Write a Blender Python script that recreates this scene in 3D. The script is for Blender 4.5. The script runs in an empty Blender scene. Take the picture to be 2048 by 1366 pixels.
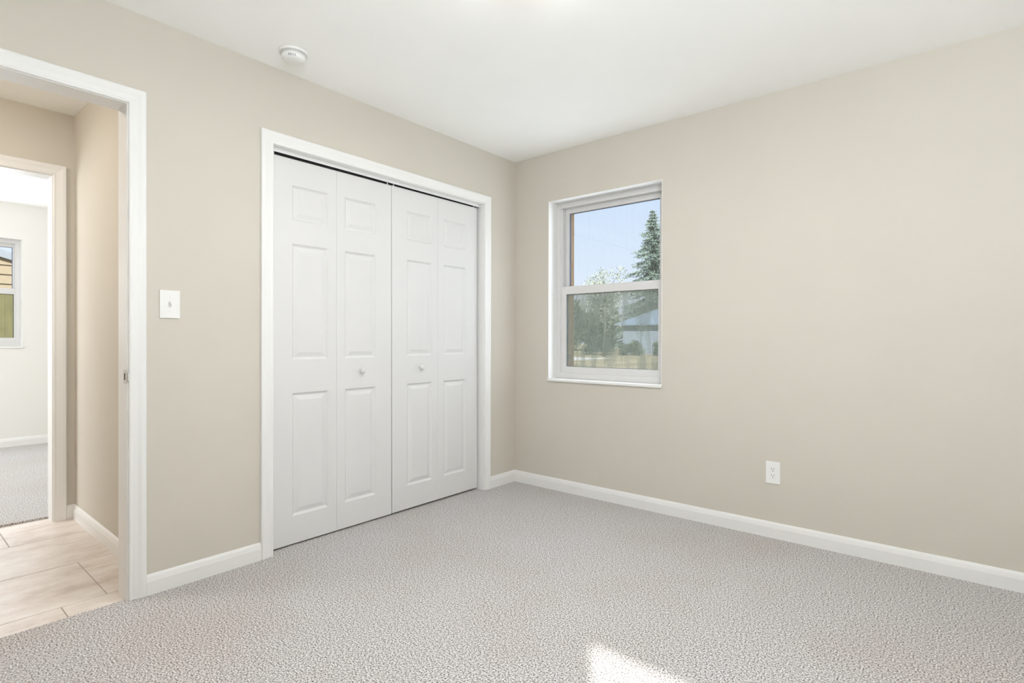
import bpy, bmesh, math, random
from mathutils import Vector, Matrix

scn = bpy.context.scene
COL = scn.collection

# ------------------------------------------------------------------ camera
cam_data = bpy.data.cameras.new('camera')
cam_data.sensor_width = 36.0
cam_data.lens = 1081.6 * 36.0 / 2048.0
cam_data.clip_start = 0.05
cam_data.clip_end = 400
cam = bpy.data.objects.new('camera', cam_data)
COL.objects.link(cam)
r = Vector((0.76695785, 0.64169374, 0.00219241))
u = Vector((-0.00389639, 0.00124043, 0.99999164))
d = Vector((-0.64168566, 0.76695998, -0.00345165))
M = Matrix(((r.x, u.x, -d.x), (r.y, u.y, -d.y), (r.z, u.z, -d.z))).to_4x4()
M.translation = Vector((2.64731, -3.19462, 1.08262))
cam.matrix_world = M
scn.camera = cam

# ------------------------------------------------------------------ view
scn.view_settings.view_transform = 'Standard'
scn.view_settings.look = 'None'
scn.view_settings.exposure = 0.47
scn.view_settings.gamma = 1.0
scn.view_settings.use_curve_mapping = False
scn.cycles.max_bounces = 16
scn.cycles.diffuse_bounces = 10
scn.cycles.glossy_bounces = 4
scn.cycles.transparent_max_bounces = 24
scn.cycles.sample_clamp_indirect = 6.0
scn.cycles.caustics_reflective = False
scn.cycles.caustics_refractive = False
scn.cycles.use_denoising = True

# ------------------------------------------------------------------ sky
world = bpy.data.worlds.new('sky')
scn.world = world
world.use_nodes = True
wn, wl = world.node_tree.nodes, world.node_tree.links
wn.clear()
w_out = wn.new('ShaderNodeOutputWorld')
w_bg = wn.new('ShaderNodeBackground')
w_tc = wn.new('ShaderNodeTexCoord')
w_sep = wn.new('ShaderNodeSeparateXYZ')
w_ramp = wn.new('ShaderNodeValToRGB')
w_ramp.color_ramp.elements[0].position = 0.0
w_ramp.color_ramp.elements[0].color = (0.86, 0.92, 1.0, 1)
w_ramp.color_ramp.elements[1].position = 0.35
w_ramp.color_ramp.elements[1].color = (0.58, 0.75, 1.0, 1)
e = w_ramp.color_ramp.elements.new(0.12)
e.color = (0.74, 0.85, 1.0, 1)
wl.new(w_tc.outputs['Generated'], w_sep.inputs[0])
wl.new(w_sep.outputs['Z'], w_ramp.inputs[0])
wl.new(w_ramp.outputs[0], w_bg.inputs['Color'])
w_bg.inputs['Strength'].default_value = 0.83
wl.new(w_bg.outputs[0], w_out.inputs[0])

# ------------------------------------------------------------------ sun, daylight at the windows and added fill lamps
SUN_DIR = Vector((-0.553, 0.833, -0.738)).normalized()     # travel direction
sun_d = bpy.data.lights.new('sun', 'SUN')
sun_d.energy = 7.8
sun_d.angle = math.radians(1.1)
sun_d.color = (1.0, 0.96, 0.90)
sun = bpy.data.objects.new('sun', sun_d)
COL.objects.link(sun)
sun.rotation_mode = 'QUATERNION'
sun.rotation_quaternion = SUN_DIR.to_track_quat('-Z', 'Y')
sun.location = (6, -8, 9)


def area(name, loc, direction, sx, sy, watts, color, shape='RECTANGLE', spread=180):
    l = bpy.data.lights.new(name, 'AREA')
    l.shape = shape
    l.size = sx
    if shape in ('RECTANGLE', 'ELLIPSE'):
        l.size_y = sy
    l.energy = watts
    l.color = color
    l.spread = math.radians(spread)
    o = bpy.data.objects.new(name, l)
    COL.objects.link(o)
    o.location = loc
    o.rotation_mode = 'QUATERNION'
    o.rotation_quaternion = Vector(direction).to_track_quat('-Z', 'Y')
    return o


# room extents (metres; the corner of the two visible walls is the origin)
RX, RY, RH = 4.3, -3.65, 2.44
DAY = (0.82, 0.91, 1.0)
area('ceiling_fill_back_window', (3.495, RY + 0.10, 1.44), (-0.40, 0.55, 1.5), 0.86, 1.2, 85, (0.84, 0.92, 1.0))  # added lamp aimed upward to brighten the ceiling like a bounced flash
area('daylight_window', (0.757, 0.06, 1.44), (0, -1, 0), 0.78, 1.22, 4.5, DAY)
area('fill_far_room', (-3.0, -4.93, 1.5), (0, 1, 0), 1.6, 1.4, 48, (0.92, 0.96, 1.0))  # added fill lamp brightening the far room; no window on this side
area('daylight_far_window', (-4.66, -2.61, 1.54), (1, 0, 0), 0.8, 1.0, 12, DAY)

# ================================================================== materials


def new_mat(name):
    m = bpy.data.materials.new(name)
    m.use_nodes = True
    nt = m.node_tree
    b = nt.nodes['Principled BSDF']
    return m, nt, b


def coords(nt, scale=(1, 1, 1), rot=(0, 0, 0)):
    tc = nt.nodes.new('ShaderNodeTexCoord')
    mp = nt.nodes.new('ShaderNodeMapping')
    mp.inputs['Scale'].default_value = scale
    mp.inputs['Rotation'].default_value = rot
    nt.links.new(tc.outputs['Object'], mp.inputs[0])
    return mp.outputs[0]


def noise(nt, vec, scale, detail=2, rough=0.5):
    n = nt.nodes.new('ShaderNodeTexNoise')
    n.inputs['Scale'].default_value = scale
    n.inputs['Detail'].default_value = detail
    n.inputs['Roughness'].default_value = rough
    nt.links.new(vec, n.inputs['Vector'])
    return n.outputs['Fac']


def ramp(nt, fac, stops, interp='LINEAR'):
    n = nt.nodes.new('ShaderNodeValToRGB')
    cr = n.color_ramp
    cr.interpolation = interp
    cr.elements[0].position, cr.elements[0].color = stops[0][0], (*stops[0][1], 1)
    cr.elements[1].position, cr.elements[1].color = stops[-1][0], (*stops[-1][1], 1)
    for p, c in stops[1:-1]:
        el = cr.elements.new(p)
        el.color = (*c, 1)
    nt.links.new(fac, n.inputs[0])
    return n.outputs[0]


def mix_col(nt, fac, a, b, mode='MIX'):
    n = nt.nodes.new('ShaderNodeMix')
    n.data_type = 'RGBA'
    n.blend_type = mode
    for i, v in ((0, fac), (6, a), (7, b)):
        if isinstance(v, (int, float)):
            n.inputs[i].default_value = v
        elif isinstance(v, tuple):
            n.inputs[i].default_value = (*v, 1)
        else:
            nt.links.new(v, n.inputs[i])
    return n.outputs[2]


def bump(nt, b, height, strength, dist):
    n = nt.nodes.new('ShaderNodeBump')
    n.inputs['Strength'].default_value = strength
    n.inputs['Distance'].default_value = dist
    nt.links.new(height, n.inputs['Height'])
    nt.links.new(n.outputs[0], b.inputs['Normal'])


def paint(name, col, rough=0.6, tex=220, strength=0.12, spec=0.3):
    """Rolled or brushed paint with a fine stipple."""
    m, nt, b = new_mat(name)
    v = coords(nt)
    f = noise(nt, v, 2.2, 3)
    c = ramp(nt, f, [(0.3, tuple(x * 0.985 for x in col)), (0.7, tuple(min(1, x * 1.012) for x in col))])
    nt.links.new(c, b.inputs['Base Color'])
    b.inputs['Roughness'].default_value = rough
    b.inputs['Specular IOR Level'].default_value = spec
    bump(nt, b, noise(nt, v, tex, 2), strength, 0.0006)
    return m


def plain(name, col, rough=0.5, metal=0.0, spec=0.5, vary=0.06, scale=12):
    m, nt, b = new_mat(name)
    f = noise(nt, coords(nt), scale, 3)
    c = ramp(nt, f, [(0.3, tuple(x * (1 - vary) for x in col)), (0.7, tuple(min(1, x * (1 + vary)) for x in col))])
    nt.links.new(c, b.inputs['Base Color'])
    b.inputs['Roughness'].default_value = rough
    b.inputs['Metallic'].default_value = metal
    b.inputs['Specular IOR Level'].default_value = spec
    return m


M_wall = paint('greige_wall_paint', (0.578, 0.543, 0.477), 0.75, 240, 0.18, 0.2)
M_far_wall = paint('pale_wall_paint', (0.76, 0.745, 0.71), 0.75, 240, 0.18, 0.2)
M_ceil = paint('ceiling_paint', (0.92, 0.92, 0.905), 0.9, 180, 0.2, 0.1)
M_trim = paint('white_trim_enamel', (0.765, 0.76, 0.745), 0.38, 60, 0.03, 0.4)
M_door = paint('white_door_paint', (0.665, 0.658, 0.648), 0.5, 90, 0.05, 0.25)
M_vinyl = plain('white_vinyl', (0.65, 0.64, 0.632), 0.35, vary=0.01)
M_plastic = plain('white_plastic', (0.79, 0.785, 0.77), 0.3, vary=0.01)
M_dark = plain('dark_slot', (0.02, 0.018, 0.016), 0.7)
M_steel = plain('brushed_steel', (0.66, 0.64, 0.60), 0.42, metal=0.7)
M_track = plain('painted_track_metal', (0.72, 0.72, 0.71), 0.35, vary=0.02)
M_spacer = plain('window_spacer', (0.16, 0.20, 0.36), 0.5)


def carpet(name):
    m, nt, b = new_mat(name)
    v = coords(nt)
    f1 = noise(nt, v, 175, 3.5, 0.68)
    c = ramp(nt, f1, [(0.35, (0.045, 0.038, 0.034)), (0.43, (0.23, 0.215, 0.205)), (0.50, (0.46, 0.44, 0.43)),
                      (0.59, (0.74, 0.725, 0.72))])
    f2 = noise(nt, v, 1.3, 4, 0.6)
    c2 = ramp(nt, f2, [(0.36, (0.965, 0.93, 0.905)), (0.58, (1.0, 1.0, 1.01))])
    cc = mix_col(nt, 1.0, c, c2, 'MULTIPLY')
    nt.links.new(cc, b.inputs['Base Color'])
    b.inputs['Roughness'].default_value = 0.95
    b.inputs['Specular IOR Level'].default_value = 0.05
    b.inputs['Sheen Weight'].default_value = 0.15
    bump(nt, b, f1, 0.25, 0.005)
    return m


M_carpet = carpet('speckled_carpet_pile')


def tile_mat():
    m, nt, b = new_mat('stone_look_tile')
    v = coords(nt, (4.5, 2.0, 1))
    f = noise(nt, v, 1.6, 6, 0.65)
    c = ramp(nt, f, [(0.28, (0.46, 0.37, 0.31)), (0.45, (0.62, 0.54, 0.48)), (0.62, (0.72, 0.66, 0.61)),
                     (0.8, (0.78, 0.73, 0.69))])
    f2 = noise(nt, coords(nt, (16, 9, 1)), 3, 5, 0.75)
    c2 = ramp(nt, f2, [(0.34, (0.80, 0.76, 0.72)), (0.42, (1, 1, 1))])
    nt.links.new(mix_col(nt, 0.7, c, c2, 'MULTIPLY'), b.inputs['Base Color'])
    b.inputs['Roughness'].default_value = 0.4
    bump(nt, b, f, 0.1, 0.002)
    return m


M_tile = tile_mat()
M_grout = plain('grout', (0.40, 0.35, 0.31), 0.9)


def brick_mat():
    m, nt, b = new_mat('tan_brick')
    tc = nt.nodes.new('ShaderNodeTexCoord')
    sp = nt.nodes.new('ShaderNodeSeparateXYZ')
    ad = nt.nodes.new('ShaderNodeMath')
    cb = nt.nodes.new('ShaderNodeCombineXYZ')
    br = nt.nodes.new('ShaderNodeTexBrick')
    nt.links.new(tc.outputs['Object'], sp.inputs[0])
    nt.links.new(sp.outputs['X'], ad.inputs[0])
    nt.links.new(sp.outputs['Y'], ad.inputs[1])
    nt.links.new(ad.outputs[0], cb.inputs['X'])
    nt.links.new(sp.outputs['Z'], cb.inputs['Y'])
    nt.links.new(cb.outputs[0], br.inputs['Vector'])
    br.inputs['Color1'].default_value = (0.68, 0.43, 0.24, 1)
    br.inputs['Color2'].default_value = (0.76, 0.50, 0.30, 1)
    br.inputs['Mortar'].default_value = (0.62, 0.48, 0.34, 1)
    br.inputs['Scale'].default_value = 1.0
    br.inputs['Brick Width'].default_value = 0.2
    br.inputs['Row Height'].default_value = 0.067
    br.inputs['Mortar Size'].default_value = 0.005
    nt.links.new(br.outputs['Color'], b.inputs['Base Color'])
    b.inputs['Roughness'].default_value = 0.9
    bump(nt, b, br.outputs['Fac'], -0.5, 0.006)
    return m


M_brick = brick_mat()


def glass(name, base, streaks, specks, tint=(0.97, 0.975, 0.98), scratch=0.0):
    """Window glass: see-through, faintly reflecting, with a film of dust, wipe marks and specks."""
    m = bpy.data.materials.new(name)
    m.use_nodes = True
    nt = m.node_tree
    nt.nodes.clear()
    N, L = nt.nodes.new, nt.links.new
    out = N('ShaderNodeOutputMaterial')
    tr = N('ShaderNodeBsdfTransparent')
    tr.inputs[0].default_value = (*tint, 1)
    gl = N('ShaderNodeBsdfGlossy')
    gl.inputs['Roughness'].default_value = 0.02
    lw = N('ShaderNodeLayerWeight')
    lw.inputs['Blend'].default_value = 0.5
    pw = N('ShaderNodeMath')
    pw.operation = 'POWER'
    L(lw.outputs['Facing'], pw.inputs[0])
    pw.inputs[1].default_value = 5.0
    fr = N('ShaderNodeMath')
    fr.operation = 'MULTIPLY_ADD'
    L(pw.outputs[0], fr.inputs[0])
    fr.inputs[1].default_value = 0.9
    fr.inputs[2].default_value = 0.03
    m1 = N('ShaderNodeMixShader')
    L(fr.outputs[0], m1.inputs[0])
    L(tr.outputs[0], m1.inputs[1])
    L(gl.outputs[0], m1.inputs[2])
    df = N('ShaderNodeBsdfDiffuse')
    dust = ramp(nt, noise(nt, coords(nt), 380, 2, 0.5), [(0.66, (0.38, 0.43, 0.385)), (0.73, (0.95, 0.95, 0.92))])
    L(dust, df.inputs[0])
    tl = N('ShaderNodeBsdfTranslucent')
    L(dust, tl.inputs[0])
    m2 = N('ShaderNodeMixShader')
    m2.inputs[0].default_value = 0.5
    L(df.outputs[0], m2.inputs[1])
    L(tl.outputs[0], m2.inputs[2])
    v1 = coords(nt, (9, 9, 2.2), (0, 0.45, 0))
    s1 = ramp(nt, noise(nt, v1, 1.6, 4, 0.6), [(0.46, (0, 0, 0)), (0.62, (1, 1, 1))])
    v2 = coords(nt, (1, 1, 1))
    s2 = ramp(nt, noise(nt, v2, 380, 2, 0.5), [(0.66, (0, 0, 0)), (0.73, (1, 1, 1))])
    v3 = coords(nt, (60, 60, 3))
    s3 = ramp(nt, noise(nt, v3, 1.2, 3, 0.6), [(0.5, (0, 0, 0)), (0.75, (1, 1, 1))])

    def mul(a, k, add):
        n = N('ShaderNodeMath')
        n.operation = 'MULTIPLY_ADD'
        L(a, n.inputs[0])
        n.inputs[1].default_value = k
        if isinstance(add, (int, float)):
            n.inputs[2].default_value = add
        else:
            L(add, n.inputs[2])
        n.use_clamp = True
        return n.outputs[0]
    f = mul(s1, streaks, base)
    f = mul(s2, specks, f)
    f = mul(s3, scratch, f)
    m3 = N('ShaderNodeMixShader')
    L(f, m3.inputs[0])
    L(m1.outputs[0], m3.inputs[1])
    L(m2.outputs[0], m3.inputs[2])
    L(m3.outputs[0], out.inputs[0])
    return m


M_glass_up = glass('dusty_glass', 0.06, 0.0, 0.05, scratch=0.015)
M_glass_low = glass("dirty_glass", 0.36, 0.20, 0.5, scratch=0.08)
M_glass = glass('clear_glass', 0.0, 0.01, 0.0)
M_glass_film = glass('filmed_glass', 0.12, 0.05, 0.0, (0.80, 0.80, 0.66), scratch=0.12)

# ================================================================== mesh helpers


class MB:
    def __init__(self):
        self.v, self.f, self.smooth = [], [], set()

    def vert(self, *p):
        self.v.append(tuple(p))
        return len(self.v) - 1

    def face(self, idx, smooth=False):
        if smooth:
            self.smooth.add(len(self.f))
        self.f.append(tuple(idx))

    def box(self, x0, x1, y0, y1, z0, z1):
        i = [self.vert(x, y, z) for z in (z0, z1) for y in (y0, y1) for x in (x0, x1)]
        for q in ((0, 2, 3, 1), (4, 5, 7, 6), (0, 1, 5, 4), (2, 6, 7, 3), (0, 4, 6, 2), (1, 3, 7, 5)):
            self.face([i[k] for k in q])
        return self

    def lathe(self, prof, n=32, axis='z', org=(0, 0, 0), smooth=True):
        """prof: (radius, height) list; axis: which way height runs."""
        rings = []
        for rr, h in prof:
            ring = []
            for k in range(n):
                a = 2 * math.pi * k / n
                c, s = rr * math.cos(a), rr * math.sin(a)
                p = {'z': (c, s, h), 'x': (h, c, s), 'y': (s, h, c)}[axis]
                ring.append(self.vert(p[0] + org[0], p[1] + org[1], p[2] + org[2]))
            rings.append(ring)
        for a, b in zip(rings, rings[1:]):
            for k in range(n):
                self.face((a[k], a[(k + 1) % n], b[(k + 1) % n], b[k]), smooth)
        self.face(rings[0][::-1])
        self.face(rings[-1])
        return self

    def tube(self, pts, r0, r1, n=8):
        rings = []
        for k, p in enumerate(pts):
            t = k / max(1, len(pts) - 1)
            rr = r0 + (r1 - r0) * t
            a = Vector(pts[max(0, k - 1)])
            b = Vector(pts[min(len(pts) - 1, k + 1)])
            dd = (b - a).normalized()
            s = dd.cross(Vector((0.3, 0.2, 0.93))).normalized()
            w = dd.cross(s)
            rings.append([self.vert(*(Vector(p) + (s * math.cos(2 * math.pi * j / n) + w * math.sin(2 * math.pi * j / n)) * rr)) for j in range(n)])
        for a, b in zip(rings, rings[1:]):
            for j in range(n):
                self.face((a[j], a[(j + 1) % n], b[(j + 1) % n], b[j]), True)
        self.face(rings[0][::-1])
        self.face(rings[-1])
        return self

    def cells(self, ax, A, B, solid, c0, c1):
        """Cells of the grid A x B where solid(i, j); extruded c0..c1 along axis ax ('x','y','z').
        Only outward faces are made, so the mesh is one clean solid."""
        def P(a, b, c):
            return {'x': (c, a, b), 'y': (a, c, b), 'z': (a, b, c)}[ax]
        nA, nB = len(A) - 1, len(B) - 1
        cache = {}

        def V(i, j, c):
            k = (i, j, c)
            if k not in cache:
                cache[k] = self.vert(*P(A[i], B[j], (c0, c1)[c]))
            return cache[k]

        def S(i, j):
            return 0 <= i < nA and 0 <= j < nB and solid((A[i] + A[i + 1]) / 2, (B[j] + B[j + 1]) / 2)
        for i in range(nA):
            for j in range(nB):
                if not S(i, j):
                    continue
                self.face((V(i, j, 0), V(i, j + 1, 0), V(i + 1, j + 1, 0), V(i + 1, j, 0)))
                self.face((V(i, j, 1), V(i + 1, j, 1), V(i + 1, j + 1, 1), V(i, j + 1, 1)))
                for di, dj, e0, e1 in ((-1, 0, (i, j), (i, j + 1)), (1, 0, (i + 1, j), (i + 1, j + 1)),
                                       (0, -1, (i, j), (i + 1, j)), (0, 1, (i, j + 1), (i + 1, j + 1))):
                    if not S(i + di, j + dj):
                        self.face((V(*e0, 0), V(*e1, 0), V(*e1, 1), V(*e0, 1)))
        return self

    def build(self, name, mat, parent=None, bevel=0.0, org=None, mats=None):
        me = bpy.data.meshes.new(name)
        ox, oy, oz = org or (0, 0, 0)
        me.from_pydata([(x - ox, y - oy, z - oz) for x, y, z in self.v], [], self.f)
        for k in self.smooth:
            me.polygons[k].use_smooth = True
        me.validate()
        bm = bmesh.new()
        bm.from_mesh(me)
        bmesh.ops.recalc_face_normals(bm, faces=bm.faces)
        if bevel:
            es = [e for e in bm.edges if len(e.link_faces) == 2 and e.calc_face_angle(0) > 0.6]
            bmesh.ops.bevel(bm, geom=es, offset=bevel, segments=2, affect='EDGES', profile=0.5, clamp_overlap=True)
        bm.to_mesh(me)
        bm.free()
        me.materials.append(mat)
        o = bpy.data.objects.new(name, me)
        COL.objects.link(o)
        if parent is not None:
            o.parent = parent
        o.location = (ox, oy, oz)
        return o


def tag(o, label=None, cat=None, group=None, kind=None):
    if label:
        o['label'] = label
    if cat:
        o['category'] = cat
    if group:
        o['group'] = group
    if kind:
        o['kind'] = kind
    return o


def struct(o, label, cat=None):
    return tag(o, label, cat, kind='structure')


def empty(name, loc=(0, 0, 0)):
    o = bpy.data.objects.new(name, None)
    o.empty_display_size = 0.1
    COL.objects.link(o)
    o.location = loc
    return o


def wall(name, ax, a0, a1, z0, z1, c0, c1, holes, mat, label):
    A = sorted({a0, a1, *[h[0] for h in holes], *[h[1] for h in holes]})
    Z = sorted({z0, z1, *[h[2] for h in holes if h[2] > z0], *[h[3] for h in holes]})
    mb = MB().cells(ax, A, Z, lambda a, z: not any(h[0] < a < h[1] and h[2] < z < h[3] for h in holes), c0, c1)
    return struct(mb.build(name, mat), label, 'wall')


CASING = [(0, 0), (0, .009), (.004, .0115), (.009, .0115), (.013, .0095), (.030, .0125), (.044, .0168), (.055, .0175),
          (.0595, .0160), (.062, .0125), (.062, 0)]


def casing(mb, ax, c, sgn, a0, a1, top, z0=0.0):
    """Mitred moulding around three sides of an opening a0..a1 on the wall face ax=c, standing off towards sgn."""
    rows = []
    for w, t in CASING:
        cc = c + sgn * t
        row = []
        for a, z in ((a0 - w, z0), (a0 - w, top + w), (a1 + w, top + w), (a1 + w, z0)):
            row.append(mb.vert(*((cc, a, z) if ax == 'x' else (a, cc, z))))
        rows.append(row)
    n = len(rows)
    for k in range(n):
        p, q = rows[k], rows[(k + 1) % n]
        for s in range(3):
            mb.face((p[s], p[s + 1], q[s + 1], q[s]))
    mb.face([rw[0] for rw in rows])
    mb.face([rw[3] for rw in rows])
    return mb


BASE = [(0, 0), (.014, 0), (.014, .056), (.0125, .062), (.0115, .066), (.0095, .074), (.006, .0815), (.0025, .085), (0, .085)]


def baseboard(mb, ax, c, sgn, a0, a1, z0=0.0, m0=0, m1=0):
    """m0 / m1: +1 pulls that end in by the thickness (inside corner mitre)."""
    rows = []
    for t, z in BASE:
        row = []
        for a in (a0 + m0 * t, a1 - m1 * t):
            cc = c + sgn * t
            row.append(mb.vert(*((cc, a, z0 + z) if ax == 'x' else (a, cc, z0 + z))))
        rows.append(row)
    n = len(rows)
    for k in range(n):
        p, q = rows[k], rows[(k + 1) % n]
        mb.face((p[0], p[1], q[1], q[0]))
    mb.face([rw[0] for rw in rows])
    mb.face([rw[1] for rw in rows])
    return mb


# ================================================================== room shell
WT = 0.115                      # partition thickness
HX = -1.525                     # far side of the hallway
FX = -4.68                      # far wall of the room across the hallway
HF = -0.012                     # hallway tile level
JL, JR = -1.887, -0.351         # closet jamb faces
DL, DR = -3.266, -2.504         # bedroom doorway jamb faces
EL, ER = -3.244, -2.482         # doorway across the hallway
HEAD = 2.052

wall('wall_closet', 'x', -4.7, 0.0, -0.05, RH, -WT, 0.0,
     [(JL - .018, JR + .018, -1, HEAD + .018), (DL - .018, DR + .018, -1, HEAD + .018)], M_wall,
     'beige bedroom wall with the bifold closet and the open doorway')
WIN = (0.318, 1.196, 0.785, 2.088)
wall('wall_window', 'y', -WT, RX + .2, -0.3, RH, 0.0, 0.185, [WIN], M_wall,
     'beige bedroom wall with the window and the power outlet')
wall('wall_brick', 'y', -WT - .3, RX + .4, -0.45, 2.75, 0.19, 0.29, [(0.350, 1.166, 0.76, 2.06)], M_brick,
     'tan brick outside face of the window wall')
BW = (3.03, 3.96, 0.785, 2.088)
wall('wall_back', 'y', -WT, RX + .2, -0.3, RH, RY - 0.2, RY, [BW], M_wall, 'beige bedroom wall behind the camera')
wall('wall_right', 'x', RY, 0.0, -0.3, RH, RX, RX + 0.2, [], M_wall, 'beige bedroom wall at the side of the camera')

# floors
mb = MB().cells('z', [-0.80, -0.02, 0.0, RX], [RY, DL, DR, JL, JR, 0.0],
                lambda a, b: a > 0 or (JL < b < JR) or (a > -0.02 and DL < b < DR), -0.05, 0.0)
struct(mb.build('floor', M_carpet), 'speckled grey beige bedroom carpet', 'floor')
mb = MB().box(FX, HX - .108, -5.0, -1.1, -0.06, 0.0)
struct(mb.build('floor_far_room', M_carpet), 'bright grey carpet in the room across the hallway', 'floor')

# hallway tile floor: grout bed with separate tiles standing a hair above it
mb = MB().box(HX - .108, -.02, -4.6, -2.374, -0.06, HF - .0025)
hall = struct(mb.build('floor_hallway', M_grout), 'beige stone look plank tiles on the hallway floor', 'floor')
mb = MB()
gap = 0.0022
lines = [HX - .107, -1.19, -0.679, -0.172, -0.021]


def tile(x0, x1, y0, y1):
    mb.box(x0 + gap, x1 - gap, y0 + gap, y1 - gap, -0.04, HF)


ye = -2.375
joints = [[-4.6, -3.74, -2.712, ye], [-4.6, -4.2, -3.2, ye], [-4.6, -3.55, -2.53], [-4.6, -3.7, -2.685, ye]]
for k in range(4):
    for y0, y1 in zip(joints[k], joints[k][1:]):
        tile(lines[k], lines[k + 1], y0, y1)
tile(-0.679, -0.527, -2.53, ye)
tile(-0.527, -0.172, -2.53, ye)
mb.build('hallway_tile', M_tile, hall, bevel=0.0012)

# ceilings
struct(MB().box(-WT, RX + .2, RY - .2, 0.185, RH, RH + .2).build('ceiling', M_ceil), 'smooth white bedroom ceiling', 'ceiling')
struct(MB().box(HX - WT, -WT, -4.7, -2.374 + .1, RH, RH + .2).build('ceiling_hallway', M_ceil), 'white ceiling over the hallway', 'ceiling')
struct(MB().box(FX - .25, HX - WT, -5.2, -1.0, RH, RH + .2).build('ceiling_far_room', M_ceil), 'bright white ceiling of the room across the hallway', 'ceiling')
M_roof = plain('roof_shingle', (0.16, 0.165, 0.18), 0.9, vary=0.2)
struct(MB().box(FX - .6, -WT, -5.6, 0.75, RH + .21, RH + .4).box(-WT, RX + .5, RY - .5, 0.75, RH + .21, RH + .4).build('roof', M_roof), 'roof over the house', 'roof')

# hallway and far room walls
wall('wall_hallway_end', 'y', HX - WT, -WT, -0.05, RH, -2.374, -2.274, [], M_wall, 'beige end wall of the hallway beside the doorway')
wall('wall_hallway_far', 'x', -4.7, -1.0, -0.05, RH, HX - WT, HX, [(EL - .018, ER + .018, -1, HEAD + .018)], M_wall,
     'beige hallway wall holding the second doorway')
wall('wall_hallway_near', 'y', HX - WT, -WT, -0.05, RH, -4.7, -4.6, [], M_wall, 'beige wall closing the unseen end of the hallway')
FW = (-3.052, -2.172, 0.990, 2.088)
wall('wall_far_room', 'x', -5.2, -1.0, -0.3, RH, FX - 0.22, FX, [FW], M_far_wall, 'pale wall with window in the room across the hallway')
wall('wall_far_room_side', 'y', FX, HX - WT, -0.05, RH, -1.1, -1.0, [], M_far_wall, 'pale side wall of the room across the hallway')
wall('wall_far_room_near', 'y', FX, HX - WT, -0.05, RH, -5.2, -5.0, [], M_far_wall, 'pale near wall of the room across the hallway')

# closet interior
mb = MB()
mb.box(-0.83, -0.80, JL - .3, JR + .3, -0.05, RH).box(-0.80, -WT, JL - .3, JL - .2, 0, RH).box(-0.80, -WT, JR + .2, JR + .3, 0, RH)
struct(mb.build('wall_closet_inside', M_wall), 'wall enclosing the inside of the closet', 'wall')

# ------------------------------------------------------------------ trims: jambs and casings
mb = MB()
mb.box(-WT, 0, JL - .018, JL, 0, HEAD + .018).box(-WT, 0, JR, JR + .018, 0, HEAD + .018).box(-WT, 0, JL, JR, HEAD, HEAD + .018)
t = struct(mb.build('trim_1', M_trim), 'white frame around the bifold closet doors', 'door frame')
casing(MB(), 'x', 0.0, 1, JL - .005, JR + .005, HEAD + .002, 0.001).build('casing', M_trim, t)

mb = MB()
mb.box(-WT, 0, DL - .018, DL, HF, HEAD + .018).box(-WT, 0, DR, DR + .018, HF, HEAD + .018).box(-WT, 0, DL, DR, HEAD, HEAD + .018)
t = struct(mb.build('trim_2', M_trim), 'white frame of the open doorway to the tiled hallway', 'door frame')
casing(MB(), 'x', 0.0, 1, DL - .005, DR + .005, HEAD + .003, 0.001).build('casing', M_trim, t)
casing(MB(), 'x', -WT, -1, DL - .005, DR + .005, HEAD + .003, HF).build('casing', M_trim, t)
# strike plate with its lip and bolt hole
mb = MB()
n = 10
zc, hw = 0.926, 0.029


def plate(y, x0, x1):
    pts = []
    for cx, cz, a0 in ((x1 - .006, zc + hw - .006, 0), (x0 + .006, zc + hw - .006, 90), (x0 + .006, zc - hw + .006, 180), (x1 - .006, zc - hw + .006, 270)):
        for k in range(5):
            a = math.radians(a0 + k * 22.5)
            pts.append((cx + .006 * math.cos(a), y, cz + .006 * math.sin(a)))
    return pts


p0 = [mb.vert(*q) for q in plate(DR - .0002, -.038, .004)]
p1 = [mb.vert(*q) for q in plate(DR - .0020, -.038, .004)]
mb.face(p0)
mb.face(p1[::-1])
for k in range(len(p0)):
    mb.face((p0[k], p0[(k + 1) % len(p0)], p1[(k + 1) % len(p0)], p1[k]))
# curled lip that wraps the casing edge
lip = []
for k in range(7):
    a = math.radians(k * 15)
    x, y = .004 + 0.009 * math.sin(a), DR - .0010 + .008 * (1 - math.cos(a)) * .7
    lip.append([mb.vert(x, y - .001, zc - hw + .008 + k * .0012), mb.vert(x, y - .001, zc + hw - .008 - k * .0012),
                mb.vert(x - .001, y + .001, zc + hw - .008 - k * .0012), mb.vert(x - .001, y + .001, zc - hw + .008 + k * .0012)])
for a, b in zip(lip, lip[1:]):
    for j in range(4):
        mb.face((a[j], a[(j + 1) % 4], b[(j + 1) % 4], b[j]))
mb.face(lip[0])
mb.face(lip[-1])
sp = tag(mb.build('strike_plate', M_steel, t), 'brushed steel strike plate')
MB().box(-.028, -.014, DR - .0026, DR - .0019, zc - .014, zc + .014).build('latch_hole', M_dark, sp)

mb = MB()
X1 = HX - WT
mb.box(X1, HX, EL - .018, EL, HF, HEAD + .018).box(X1, HX, ER, ER + .018, HF, HEAD + .018).box(X1, HX, EL, ER, HEAD, HEAD + .018)
t = struct(mb.build('trim_3', M_trim), 'white frame of the second doorway across the hallway', 'door frame')
casing(MB(), 'x', HX, 1, EL - .005, ER + .005, HEAD + .005, HF).build('casing', M_trim, t)
casing(MB(), 'x', X1, -1, EL - .005, ER + .005, HEAD + .005, 0).build('casing', M_trim, t)

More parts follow.
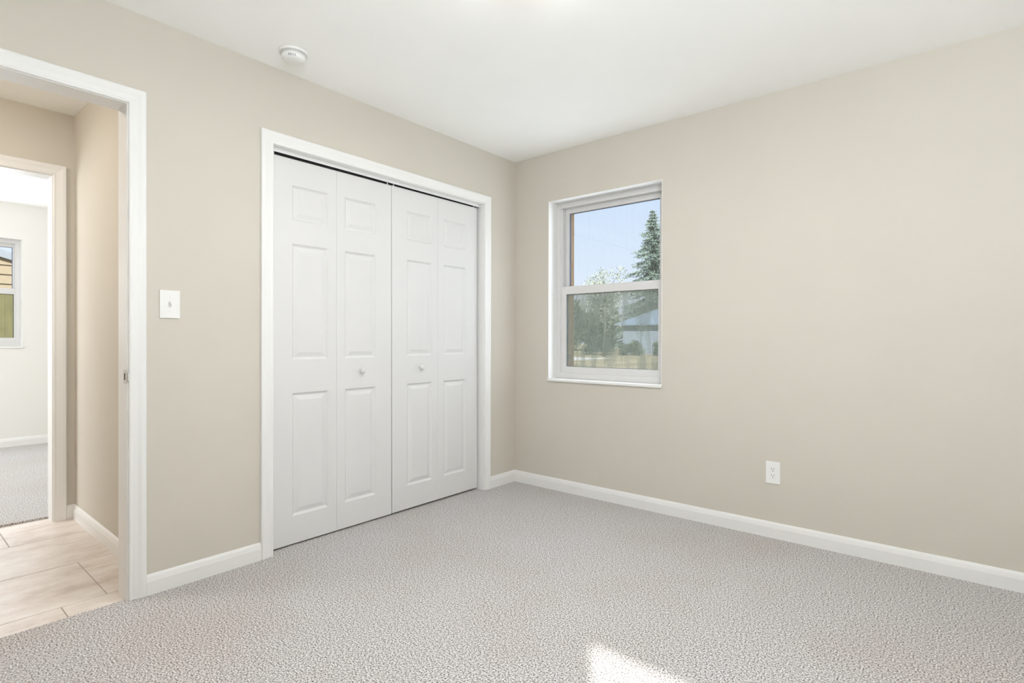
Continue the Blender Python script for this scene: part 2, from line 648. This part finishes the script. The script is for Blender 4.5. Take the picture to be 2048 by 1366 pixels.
# ------------------------------------------------------------------ baseboards
mb = MB()
CO = .067                          # jamb face to outer casing edge
baseboard(mb, 'x', 0, 1, JR + CO, 0.0, 0, 0, 1)
baseboard(mb, 'x', 0, 1, DR + CO, JL - CO)
baseboard(mb, 'x', 0, 1, RY, DL - CO, 0, 1, 0)
struct(mb.build('baseboard_closet', M_trim), 'white baseboard under the closet wall', 'baseboard')
mb = baseboard(MB(), 'y', 0, -1, 0.0, RX, 0, 1, 1)
struct(mb.build('baseboard_window', M_trim), 'long white baseboard under the window wall', 'baseboard')
mb = baseboard(MB(), 'y', RY, 1, 0.0, RX, 0, 1, 1)
struct(mb.build('baseboard_back', M_trim), 'white baseboard under the wall behind the camera', 'baseboard')
mb = baseboard(MB(), 'x', RX, -1, RY, 0, 0, 1, 1)
struct(mb.build('baseboard_right', M_trim), 'white baseboard under the side wall', 'baseboard')
mb = baseboard(MB(), 'y', -2.374, -1, HX, -WT - .018, HF, 1, 0)
baseboard(mb, 'x', HX, 1, ER + CO, -2.374, HF, 0, 1)
struct(mb.build('baseboard_hallway', M_trim), 'white baseboard along the end of the tiled hallway', 'baseboard')
mb = baseboard(MB(), 'x', FX, 1, -5.0, -1.1)
struct(mb.build('baseboard_far_room', M_trim), 'white baseboard in the room across the hallway', 'baseboard')

# ================================================================== closet doors


def leaf_mesh(y0, y1, z0, z1, xf, thick, panels):
    """Moulded bifold leaf; panels = (y0, y1, z0, z1) outer rectangles on the front face (x = xf)."""
    mb = MB()
    ch = .001
    Y = sorted({y0 + ch, y1 - ch, *[v for p in panels for v in p[:2]]})
    Z = sorted({z0 + ch, z1 - ch, *[v for p in panels for v in p[2:]]})
    idx = {}

    def V(y, z):
        if (y, z) not in idx:
            idx[(y, z)] = mb.vert(xf, y, z)
        return idx[(y, z)]
    for a, b in zip(Y, Y[1:]):
        for c, e in zip(Z, Z[1:]):
            ym, zm = (a + b) / 2, (c + e) / 2
            if any(p[0] < ym < p[1] and p[2] < zm < p[3] for p in panels):
                continue
            mb.face((V(a, c), V(b, c), V(b, e), V(a, e)))
    rings = [(0, 0), (.003, .003), (.010, .0085), (.013, .0095), (.016, .0092), (.036, .0035), (.039, .003)]
    for p in panels:
        prev = None
        for ins, dep in rings:
            q = [(p[0] + ins, p[2] + ins), (p[1] - ins, p[2] + ins), (p[1] - ins, p[3] - ins), (p[0] + ins, p[3] - ins)]
            ring = [V(*c) for c in q] if ins == 0 else [mb.vert(xf - dep, *c) for c in q]
            if prev:
                for k in range(4):
                    mb.face((prev[k], prev[(k + 1) % 4], ring[(k + 1) % 4], ring[k]))
            prev = ring
        mb.face(prev)
    # chamfer, edges and back
    fr = [V(Y[0], Z[0]), V(Y[-1], Z[0]), V(Y[-1], Z[-1]), V(Y[0], Z[-1])]

    def border():
        out = []
        out += [V(y, Z[0]) for y in Y]
        out += [V(Y[-1], z) for z in Z[1:]]
        out += [V(y, Z[-1]) for y in Y[-2::-1]]
        out += [V(Y[0], z) for z in Z[-2:0:-1]]
        return out
    ring0 = border()
    ring1 = []
    for k in ring0:
        _, y, z = mb.v[k]
        yy = y0 if y == Y[0] else (y1 if y == Y[-1] else y)
        zz = z0 if z == Z[0] else (z1 if z == Z[-1] else z)
        ring1.append(mb.vert(xf - ch, yy, zz))
    ring2 = [mb.vert(xf - thick, mb.v[k][1], mb.v[k][2]) for k in ring1]
    n = len(ring0)
    for a, b in ((ring0, ring1), (ring1, ring2)):
        for k in range(n):
            mb.face((a[k], a[(k + 1) % n], b[(k + 1) % n], b[k]))
    mb.face(ring2[::-1])
    return mb


XF = -0.050
ZB, ZT = 0.0095, 2.0245
ROWS = [(0.155, 0.800), (0.975, 1.583), (1.705, 1.888)]
leaf_w = 0.3775


def bifold(name, yl, knob_leaf, tilt, label, lift=0.0):
    """yl: hinge side with lower y; two leaves."""
    root = empty(name, (XF, yl + leaf_w, ZB))
    for k in range(2):
        y0 = yl + k * leaf_w + .0003
        y1 = yl + (k + 1) * leaf_w - .0003
        # the outer stile is wide, the stile at the fold is narrow
        pa, pb = (y0 + .116, y1 - .052) if k == 0 else (y0 + .052, y1 - .116)
        mb = leaf_mesh(y0, y1, ZB, ZT, XF, .032, [(pa, pb, *rw) for rw in ROWS])
        lf = mb.build('door_leaf', M_door, root)
        lf.location = (-XF, -(yl + leaf_w), -ZB)
        # pivot or guide pin between the leaf and the track
        yp = y0 + .022 if (k == 0) else y1 - .022
        pn = MB().lathe([(.0045, ZT - .004), (.0045, 2.046)], 12, 'z', (XF - .011, yp, 0)).build('pivot_pin', M_plastic, lf)
        if k == knob_leaf:
            yk = (pa + pb) / 2
            kb = MB().lathe([(.0100, .0), (.0100, .003), (.0065, .006), (.0060, .012), (.0085, .0155), (.0145, .019), (.0160, .024),
                             (.0150, .029), (.0110, .0325), (.004, .034)], 28, 'x', (XF, yk, 0.902)).build('knob', M_door, lf)
    root.rotation_euler = (math.radians(tilt), 0, 0)
    root.location.z += lift
    return struct(root, label, 'closet door')


bifold('door_1', -1.119 - .0028 - 2 * leaf_w, 1, 0.12, 'white panelled bifold closet door nearer the light switch')
bifold('door_2', -1.119 + .0028, 0, 0.20, 'white panelled bifold closet door nearer the window', .0035)

# sliding track above the doors: an inverted channel
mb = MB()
tz0, tz1 = 2.0345, HEAD
tk = MB().box(-.0375, -.035, JL + .002, JR - .002, tz0, tz1).build('door_track', M_track)
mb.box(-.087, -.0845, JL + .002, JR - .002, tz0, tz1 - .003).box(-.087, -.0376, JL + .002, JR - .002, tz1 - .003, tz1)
tag(mb.build('track_channel', plain('track_shade_dark', (0.06, 0.058, 0.055), 0.6), tk), 'inside of the track with its shade painted dark')  # channel coloured dark to stand for the shade above the doors
tag(tk, 'thin metal track above the bifold closet doors', 'track')

# ================================================================== windows


def ring_frame(mb, ax, a0, a1, z0, z1, ws, wt, wb, c0, c1):
    """Rectangular frame a0..a1 x z0..z1 with stile, top and bottom widths, between depths c0 and c1."""
    return mb.cells(ax, [a0, a0 + ws, a1 - ws, a1], [z0, z0 + wb, z1 - wt, z1],
                    lambda a, z: not (a0 + ws < a < a1 - ws and z0 + wb < z < z1 - wt), min(c0, c1), max(c0, c1))


def slab(ax, a0, a1, z0, z1, c0, c1):
    c0, c1 = min(c0, c1), max(c0, c1)
    mb = MB()
    return mb.box(c0, c1, a0, a1, z0, z1) if ax == 'x' else mb.box(a0, a1, c0, c1, z0, z1)


def hung_window(name, label, ax, win, inner, out, mat_up, mat_low, rail_z, depth=0.105, slim=0.0):
    """Single hung vinyl window. inner: wall face, out: +1/-1 direction outdoors along ax."""
    a0, a1, z0, z1 = win
    root = empty(name, ((inner, (a0 + a1) / 2, z0) if ax == 'x' else ((a0 + a1) / 2, inner, z0)))
    ro = root.location

    def fin(mb, nm, mat, par, bevel=0.0):
        o = mb.build(nm, mat, par, bevel)
        o.location = -ro if par is root else (0, 0, 0)
        return o
    D = lambda t: inner + out * t
    sill = .018
    # white return lining of the opening
    mb = MB()
    lt = .004
    for q in ((a0, a0 + lt, z0, z1), (a1 - lt, a1, z0, z1), (a0 + lt, a1 - lt, z1 - lt, z1)):
        s = slab(ax, *q, D(.0005), D(depth))
        off = len(mb.v)
        mb.v += s.v
        mb.f += [tuple(i + off for i in f) for f in s.f]
    fin(mb, 'return', M_trim, root)
    fin(slab(ax, a0 - .0, a1 + .002, z0 - .003, z0 + sill - .003, D(-.014), D(depth)), 'sill', M_trim, root, .003)
    b0, b1, c0, c1 = a0 + lt, a1 - lt, z0 + sill - .003, z1 - lt
    fw = .034 - slim * .5
    fin(ring_frame(MB(), ax, b0, b1, c0, c1, fw, .036, .040, D(depth - .005), D(depth + .078)), 'window_frame', M_vinyl, root, .0025)
    # covers over the balances beside the upper sash
    mb = MB()
    for q in ((b0 + fw - .002, b0 + fw + .012), (b1 - fw - .012, b1 - fw + .002)):
        s = slab(ax, *q, rail_z - .004, c1 - .036, D(depth + .004), D(depth + .036))
        off = len(mb.v)
        mb.v += s.v
        mb.f += [tuple(i + off for i in f) for f in s.f]
    fin(mb, 'balance_cover', M_vinyl, root, .002)
    s0, s1 = b0 + fw - .004, b1 - fw + .004
    up = fin(ring_frame(MB(), ax, s0, s1, rail_z - .062, c1 - .034, .048 - slim, .036, .05, D(depth + .040), D(depth + .064)), 'upper_sash', M_vinyl, root, .0025)
    lo = fin(ring_frame(MB(), ax, s0, s1, c0 + .030, rail_z, .044 - slim, .058, .056, D(depth + .008), D(depth + .036)), 'lower_sash', M_vinyl, root, .0025)
    for sash, za, zb, dd, st, mg in ((up, rail_z - .015, c1 - .069, .052, .046 - slim, mat_up), (lo, c0 + .084, rail_z - .056, .022, .042 - slim, mat_low)):
        g0, g1 = s0 + st, s1 - st
        fin(slab(ax, g0, g1, za, zb, D(depth + dd), D(depth + dd + .003)), 'pane', mg, sash)
        fin(ring_frame(MB(), ax, g0 + .001, g1 - .001, za + .001, zb - .001, .006, .003, .003, D(depth + dd + .0035), D(depth + dd + .012)), 'glazing_spacer', M_spacer, sash)
    return struct(root, label, 'window')


hung_window('window_1', 'white vinyl sash window with a dirty lower pane in the bedroom wall', 'y', WIN, 0.0, 1, M_glass_up, M_glass_low, 1.474)
hung_window('window_2', 'white sash window seen through both doorways', 'x', FW, FX, -1, M_glass, M_glass_film, 1.592, slim=.018)
hung_window('window_3', 'white sash window in the wall behind the camera', 'y', BW, RY, -1, M_glass, M_glass, 1.474)

# ================================================================== small fittings
# light switch
sw = MB()
cy, cz = -2.3475, 1.2325
sw.box(0.0, .0055, cy - .039, cy + .039, cz - .0605, cz + .0605)
sw = tag(sw.build('light_switch', M_plastic, None, .002, (0, cy, cz)), 'white single toggle light switch plate beside the doorway', 'light switch')
tb = MB()
tb.box(.005, .0062, -.0055, .0055, -.0125, .0125)
tb.build('toggle_slot', plain('switch_shadow_grey', (0.55, 0.55, 0.54), 0.5), sw)
tg = MB()
q = [(.0055, -.0042, -.007), (.0055, .0042, -.007), (.0055, .0042, .005), (.0055, -.0042, .005),
     (.0165, -.0034, .004), (.0165, .0034, .004), (.0165, .0034, .011), (.0165, -.0034, .011)]
ii = [tg.vert(*a) for a in q]
for f in ((0, 1, 2, 3), (4, 5, 6, 7), (0, 1, 5, 4), (1, 2, 6, 5), (2, 3, 7, 6), (3, 0, 4, 7)):
    tg.face([ii[k] for k in f])
tg.build('toggle', M_plastic, sw, .0008)
for s in (-.031, .031):
    MB().lathe([(.0032, .0052), (.0032, .0062), (.0024, .0066)], 14, 'x', (0, 0, s)).build('screw', M_plastic, sw)

# power outlet
ox, oz = 1.845, 0.3565
ol = tag(MB().box(ox - .0365, ox + .0365, -.0055, 0.0, oz - .0605, oz + .0605).build('power_outlet', M_plastic, None, .002, (ox, 0, oz)),
         'white duplex power outlet low on the window wall', 'power outlet')
fc = MB().box(-.0168, .0168, -.0072, -.005, -.0335, .0335).build('outlet_face', M_plastic, ol, .001)
for s in (.0165, -.0185):
    m_ = MB()
    m_.box(-.0075, -.0052, -.0074, -.0068, s + .001, s + .0095).box(.0052, .0075, -.0074, -.0068, s + .002, s + .0085)
    m_.lathe([(.0026, -.0074), (.0026, -.0068)], 14, 'y', (0, 0, s - .006), False)
    m_.build('socket', M_dark, fc)
for s in (-.047, .047):
    MB().lathe([(.0030, -.0066), (.0030, -.005)], 14, 'y', (0, 0, s)).build('screw', M_plastic, ol)

# smoke detector
sx, sy = 0.205, -1.893
sm = MB().lathe([(.064, -.011), (.066, -.004), (.066, 0.0)], 48).build('smoke_detector', M_plastic)
sm.location = (sx, sy, RH)
tag(sm, 'small round white smoke detector on the ceiling near the closet wall', 'smoke detector')
bd = MB().lathe([(.012, -.046), (.034, -.045), (.046, -.041), (.052, -.033), (.056, -.0145), (.053, -.0145), (.053, -.011)], 48).build('detector_body', M_plastic, sm)
vt = MB()
for k in range(5):
    a = math.radians(-52 + k * 8)
    c, s = math.cos(a), math.sin(a)
    p = []
    for rr, z in ((.0495, -.0375), (.0535, -.0285)):
        for w in (-.0009, .0009):
            p.append((rr * c - w * s, rr * s + w * c, z))
    o_ = [(x + .0012 * c, y + .0012 * s, z - .0006) for x, y, z in p]
    i0 = [vt.vert(*z) for z in p]
    i1 = [vt.vert(*z) for z in o_]
    for f in ((0, 1, 3, 2),):
        vt.face([i0[k2] for k2 in f])
        vt.face([i1[k2] for k2 in f])
    for a_, b_ in ((0, 1), (1, 3), (3, 2), (2, 0)):
        vt.face((i0[a_], i0[b_], i1[b_], i1[a_]))
vt.build('vent_slot', M_dark, sm)

# ceiling lights (with their own lamps)


def lamp_mat(name, col, strength):
    m, nt, b = new_mat(name)
    b.inputs['Base Color'].default_value = (0.9, 0.9, 0.88, 1)
    b.inputs['Emission Color'].default_value = (*col, 1)
    b.inputs['Emission Strength'].default_value = strength
    return m


def ceiling_light(loc, label, rad, watts, col, glow):
    base = MB().lathe([(rad + .012, -.022), (rad + .014, -.010), (rad + .010, 0)], 48).build('ceiling_light', M_plastic)
    base.location = loc
    prof = [(rad * math.sin(math.radians(a)), -.022 - .085 * math.cos(math.radians(a))) for a in (3, 15, 30, 45, 60, 75, 90)]
    MB().lathe(prof, 48).build('lamp_shade', lamp_mat('lit_' + label.split()[0] + '_shade', col, glow), base)
    tag(base, label, 'ceiling light')
    area('ceiling_lamp', (loc[0], loc[1], loc[2] - .115), (0, 0, -1), 2 * rad * .95, 0, watts, col, 'DISK')


ceiling_light((1.4605, -1.690, RH), 'round glowing dome light on the bedroom ceiling', .16, 11, (1.0, 0.985, 0.985), 9)
ceiling_light((-0.80, -3.45, RH), 'warm dome light on the hallway ceiling', .13, 2.5, (1.0, 0.91, 0.81), 50)

# ================================================================== outdoors
GZ = -0.45


def ground_mat():
    m, nt, b = new_mat('dry_grass_ground')
    v = coords(nt)
    f = noise(nt, v, 0.35, 5, 0.6)
    c = ramp(nt, f, [(0.3, (0.20, 0.19, 0.10)), (0.5, (0.36, 0.30, 0.17)), (0.7, (0.46, 0.39, 0.24))])
    nt.links.new(c, b.inputs['Base Color'])
    b.inputs['Roughness'].default_value = 1.0
    return m


struct(MB().box(-140, 70, -60, 170, GZ - .3, GZ).build('ground', ground_mat()), 'dry straw coloured lawn outside the window', 'ground')
M_drive = plain('pale_concrete', (0.62, 0.60, 0.57), 0.9)
struct(MB().box(-34.0, -19.6, 30.0, 36.5, GZ, GZ + .02).build('driveway', M_drive), 'pale concrete driveway beyond the lawn', 'driveway')


def leaf_mat(name, c0, c1):
    m, nt, b = new_mat(name)
    f = noise(nt, coords(nt), 3.0, 3)
    nt.links.new(ramp(nt, f, [(0.35, c0), (0.65, c1)]), b.inputs['Base Color'])
    b.inputs['Roughness'].default_value = 0.8
    b.inputs['Specular IOR Level'].default_value = 0.1
    return m


M_needle = leaf_mat('conifer_needles', (0.13, 0.19, 0.16), (0.28, 0.35, 0.30))
M_leaf = leaf_mat('pale_leaves', (0.26, 0.30, 0.24), (0.40, 0.43, 0.34))
M_leaf_d = leaf_mat('dark_leaves', (0.06, 0.09, 0.06), (0.15, 0.19, 0.11))
M_bark = plain('bark', (0.12, 0.115, 0.09), 0.9, vary=0.3)


def leaf_quad(mb, rnd, p, size, dirv=None):
    n1 = Vector((rnd.gauss(0, 1), rnd.gauss(0, 1), rnd.gauss(0, 1))).normalized()
    if dirv is not None:
        n1 = (Vector(dirv) + n1 * 0.5).normalized()
    n2 = n1.cross(Vector((rnd.gauss(0, 1), rnd.gauss(0, 1), rnd.gauss(0, 1)))).normalized()
    p = Vector(p)
    a, b = n1 * size, n2 * size * .45
    i = [mb.vert(*(p - a)), mb.vert(*(p + b)), mb.vert(*(p + a)), mb.vert(*(p - b))]
    mb.face(i)


def broadleaf(name, loc, h, w, n, size, mat, label, cat, seed, group=None, trunk_h=0.3, gaps=0.0):
    rnd = random.Random(seed)
    root = empty(name, loc)
    tr = MB()
    tips = []
    tr.tube([(0, 0, 0), (.02 * h, 0, h * trunk_h), (0, .02 * h, h * .7)], .012 * h + .02, .006 * h)
    for k in range(9):
        a = rnd.uniform(0, 6.28)
        z0 = h * rnd.uniform(trunk_h * .7, .6)
        rr = w * .5 * rnd.uniform(.4, .85)
        tip = (math.cos(a) * rr, math.sin(a) * rr, min(h * .95, z0 + h * rnd.uniform(.15, .38)))
        tr.tube([(0, 0, z0), (tip[0] * .5, tip[1] * .5, z0 + (tip[2] - z0) * .6), tip], .008 * h + .01, .004, 5)
        tips.append(tip)
    tr.build('trunk', M_bark, root)
    mb = MB()
    clumps = [(Vector(t_), w * rnd.uniform(.16, .27)) for t_ in tips]
    for k in range(12):
        a, rr = rnd.uniform(0, 6.28), w * .5 * math.sqrt(rnd.random()) * .85
        zz = rnd.uniform(trunk_h + .05, .95)
        fall = math.sqrt(max(.05, 1 - ((zz - .45) / .6) ** 2))
        clumps.append((Vector((math.cos(a) * rr * fall, math.sin(a) * rr * fall, h * zz)), w * rnd.uniform(.13, .24)))
    for k in range(n):
        c, rr = rnd.choice(clumps)
        v = Vector((rnd.gauss(0, 1), rnd.gauss(0, 1), rnd.gauss(0, .8)))
        v = v.normalized() * rr * (rnd.random() ** .45)
        q = c + v
        q.z = max(q.z, .1)
        leaf_quad(mb, rnd, q, size * rnd.uniform(.6, 1.3))
    mb.build('foliage', mat, root)
    return tag(root, label, cat, group)


def conifer(name, loc, h, w, label, seed):
    rnd = random.Random(seed)
    root = empty(name, loc)
    MB().tube([(0, 0, 0), (0, 0, h * .5), (0, 0, h * .99)], .02 * h, .01).build('trunk', M_bark, root)
    mb = MB()
    lv = 46
    for k in range(lv):
        t = k / (lv - 1)
        z = h * (.10 + .88 * t)
        rr = w * .5 * (1 - t) ** .8 + .12
        for j in range(int(15 - 6 * t)):
            a = rnd.uniform(0, 6.28)
            ln = rr * rnd.uniform(.65, 1.12) * (1.5 if rnd.random() < .06 else 1)
            steps = int(10 + 100 * ln / (w / 4.4))
            for s in range(steps):
                f = (s + rnd.random()) / steps
                x, y = math.cos(a) * ln * f, math.sin(a) * ln * f
                zz = z - ln * .32 * f + rnd.gauss(0, .07) + .1 * f * f
                leaf_quad(mb, rnd, (x + rnd.gauss(0, .015 * w), y + rnd.gauss(0, .015 * w), zz), w * rnd.uniform(.007, .014), (math.cos(a), math.sin(a), -.3))
    mb.build('foliage', M_needle, root)
    return tag(root, label, 'tree')


conifer('conifer_tree', (-30.6, 67.0, GZ), 19.7, 11.6, 'tall dark conifer seen through the upper window pane', 5)
broadleaf('sparse_tree', (-22.6, 40.0, GZ), 8.4, 4.6, 2600, .11, M_leaf, 'pale thin tree left of the conifer outside the window', 'tree', 11, None, .35)
for k, (x, y, h, w) in enumerate(((-47, 66, 7.2, 6), (-40, 62, 6.4, 5.5), (-33, 56, 5.6, 5.2), (-21.5, 72, 7.6, 6), (-44, 78, 9.0, 6))):
    broadleaf('background_tree', (x, y, GZ), h, w, 5200, .22, M_leaf_d, 'dark bushy tree in the row behind the lawn', 'tree', 30 + k, 'row of trees behind the lawn', .08)
for k, (x, y, h, w) in enumerate(((-29.5, 44.0, 1.25, 2.7), (-26.0, 44.6, 1.35, 2.7), (-22.6, 45.2, 1.2, 2.6), (-19.3, 46.0, 1.3, 2.6))):
    broadleaf('shrub', (x, y, GZ), h, w, 2200, .10, M_leaf_d, 'low dark shrub at the back edge of the lawn', 'shrub', 50 + k, 'low shrubs at the back of the lawn', .05)

# house across the lawn: hipped blue grey roof
hx0, hx1, hy0, hy1 = -26.8, -15.0, 50.0, 58.0
ez, tz = 2.75, 4.45
M_bluewall = plain('pale_blue_siding', (0.24, 0.29, 0.35), 0.8, vary=0.04)
M_blueroof = plain('blue_grey_shingles', (0.19, 0.25, 0.33), 0.9, vary=0.12, scale=6)
house = empty('neighbor_house', (hx0, hy0, GZ))
mb = MB().box(hx0 + .5, hx1 - .5, hy0 + .5, hy1 - .5, GZ, ez)
o = mb.build('house_wall', M_bluewall, house)
o.location = -house.location
mb = MB()
e0 = [mb.vert(*q) for q in ((hx0 - .2, hy0 - .2, ez - .1), (hx1 + .2, hy0 - .2, ez - .1), (hx1 + .2, hy1 + .2, ez - .1), (hx0 - .2, hy1 + .2, ez - .1))]
e1 = [mb.vert(*q) for q in ((hx0 - .2, hy0 - .2, ez + .08), (hx1 + .2, hy0 - .2, ez + .08), (hx1 + .2, hy1 + .2, ez + .08), (hx0 - .2, hy1 + .2, ez + .08))]
rd = [mb.vert(hx0 + 3.6, (hy0 + hy1) / 2, tz + .3), mb.vert(hx1 - 3.6, (hy0 + hy1) / 2, tz + .3)]
mb.face(e0[::-1])
for k in range(4):
    mb.face((e0[k], e0[(k + 1) % 4], e1[(k + 1) % 4], e1[k]))
mb.face((e1[0], e1[1], rd[1], rd[0]))
mb.face((e1[1], e1[2], rd[1]))
mb.face((e1[2], e1[3], rd[0], rd[1]))
mb.face((e1[3], e1[0], rd[0]))
o = mb.build('house_roof', M_blueroof, house)
o.location = -house.location
M_housewin = plain('dark_window_glass', (0.05, 0.06, 0.08), 0.1)
for x in (-21.2, -17.6):
    o = MB().box(x, x + 1.1, hy0 + .44, hy0 + .52, .7, 1.9).build('window', M_housewin, house)
    o.location = -house.location
tag(house, 'house with a blue grey hipped roof beyond the dirty pane', 'house')

# neighbour's gabled siding house and board fence outside the far window
M_siding = plain('tan_lap_siding', (0.40, 0.33, 0.22), 0.8, vary=0.04)
nb = empty('siding_house', (-9.0, -4.0, GZ))
xw = -9.0
ya, yb = -9.6, -1.0
apex_y, slope = -5.3, 0.295
zE = 2.30                      # underside of the rake at y = -1.74
mb = MB()
z = GZ
lap = 0.15
zr = lambda y: 2.335 - slope * (abs(y - apex_y) - abs(-1.74 - apex_y))
while z < 3.6:
    z1 = z + lap
    # board clipped under the rake
    lim = lambda zz: max(0.0, (zr(apex_y) - zz) / slope)
    h0, h1 = min(4.1, lim(z)), min(4.1, lim(z1))
    if h0 <= 0.02:
        break
    b = [(xw + .020, apex_y - h0, z), (xw + .020, apex_y + h0, z), (xw + .004, apex_y + h1, z1), (xw + .004, apex_y - h1, z1)]
    bk = [(xw - .02, y, zz) for _, y, zz in b]
    i0 = [mb.vert(*q) for q in b]
    i1 = [mb.vert(*q) for q in bk]
    mb.face(i0)
    mb.face(i1[::-1])
    for k in range(4):
        mb.face((i0[k], i0[(k + 1) % 4], i1[(k + 1) % 4], i1[k]))
    z = z1
mb.box(xw - 7, xw - .02, apex_y - 4.1, apex_y + 4.1, GZ, 1.85)
o = mb.build('siding_wall', M_siding, nb)
o.location = -nb.location
M_rake = plain('grey_blue_fascia', (0.34, 0.38, 0.42), 0.7)
for sgn, nm in ((1, 'roof_slope'), (-1, 'roof_slope')):
    mb = MB()
    pts = []
    for k, xx in enumerate((xw + .07, xw - 7.2)):
        for t_ in (0.0, 4.9):
            y = apex_y + sgn * t_
            for dz in (0.0, .12):
                pts.append(mb.vert(xx, y, zr(apex_y) - slope * t_ + dz))
    for f in ((0, 1, 3, 2), (4, 6, 7, 5), (0, 4, 5, 1), (2, 3, 7, 6), (0, 2, 6, 4), (1, 5, 7, 3)):
        mb.face([pts[k] for k in f])
    o = mb.build(nm, M_rake, nb)
    o.location = -nb.location
tag(nb, 'tan siding house with grey roof outside the far window', 'house')

M_fence = plain('olive_weathered_boards', (0.34, 0.315, 0.21), 0.9, vary=0.15, scale=4)
fx = -7.2
fence = empty('board_fence', (fx, -4.0, GZ))
mb = MB()
rnd = random.Random(3)
y = -6.4
while y < -0.6:
    mb.box(fx - .01, fx + .01, y, y + .138, GZ + .03, 1.70 + rnd.uniform(-.012, .012))
    y += .142
o = mb.build('fence_board', M_fence, fence)
o.location = -fence.location
for y in (-6.3, -4.0, -1.7):
    o = MB().box(fx - .10, fx - .012, y - .045, y + .045, GZ, 1.66).build('fence_post', M_fence, fence)
    o.location = -fence.location
tag(fence, 'weathered olive board fence outside the far window', 'fence')
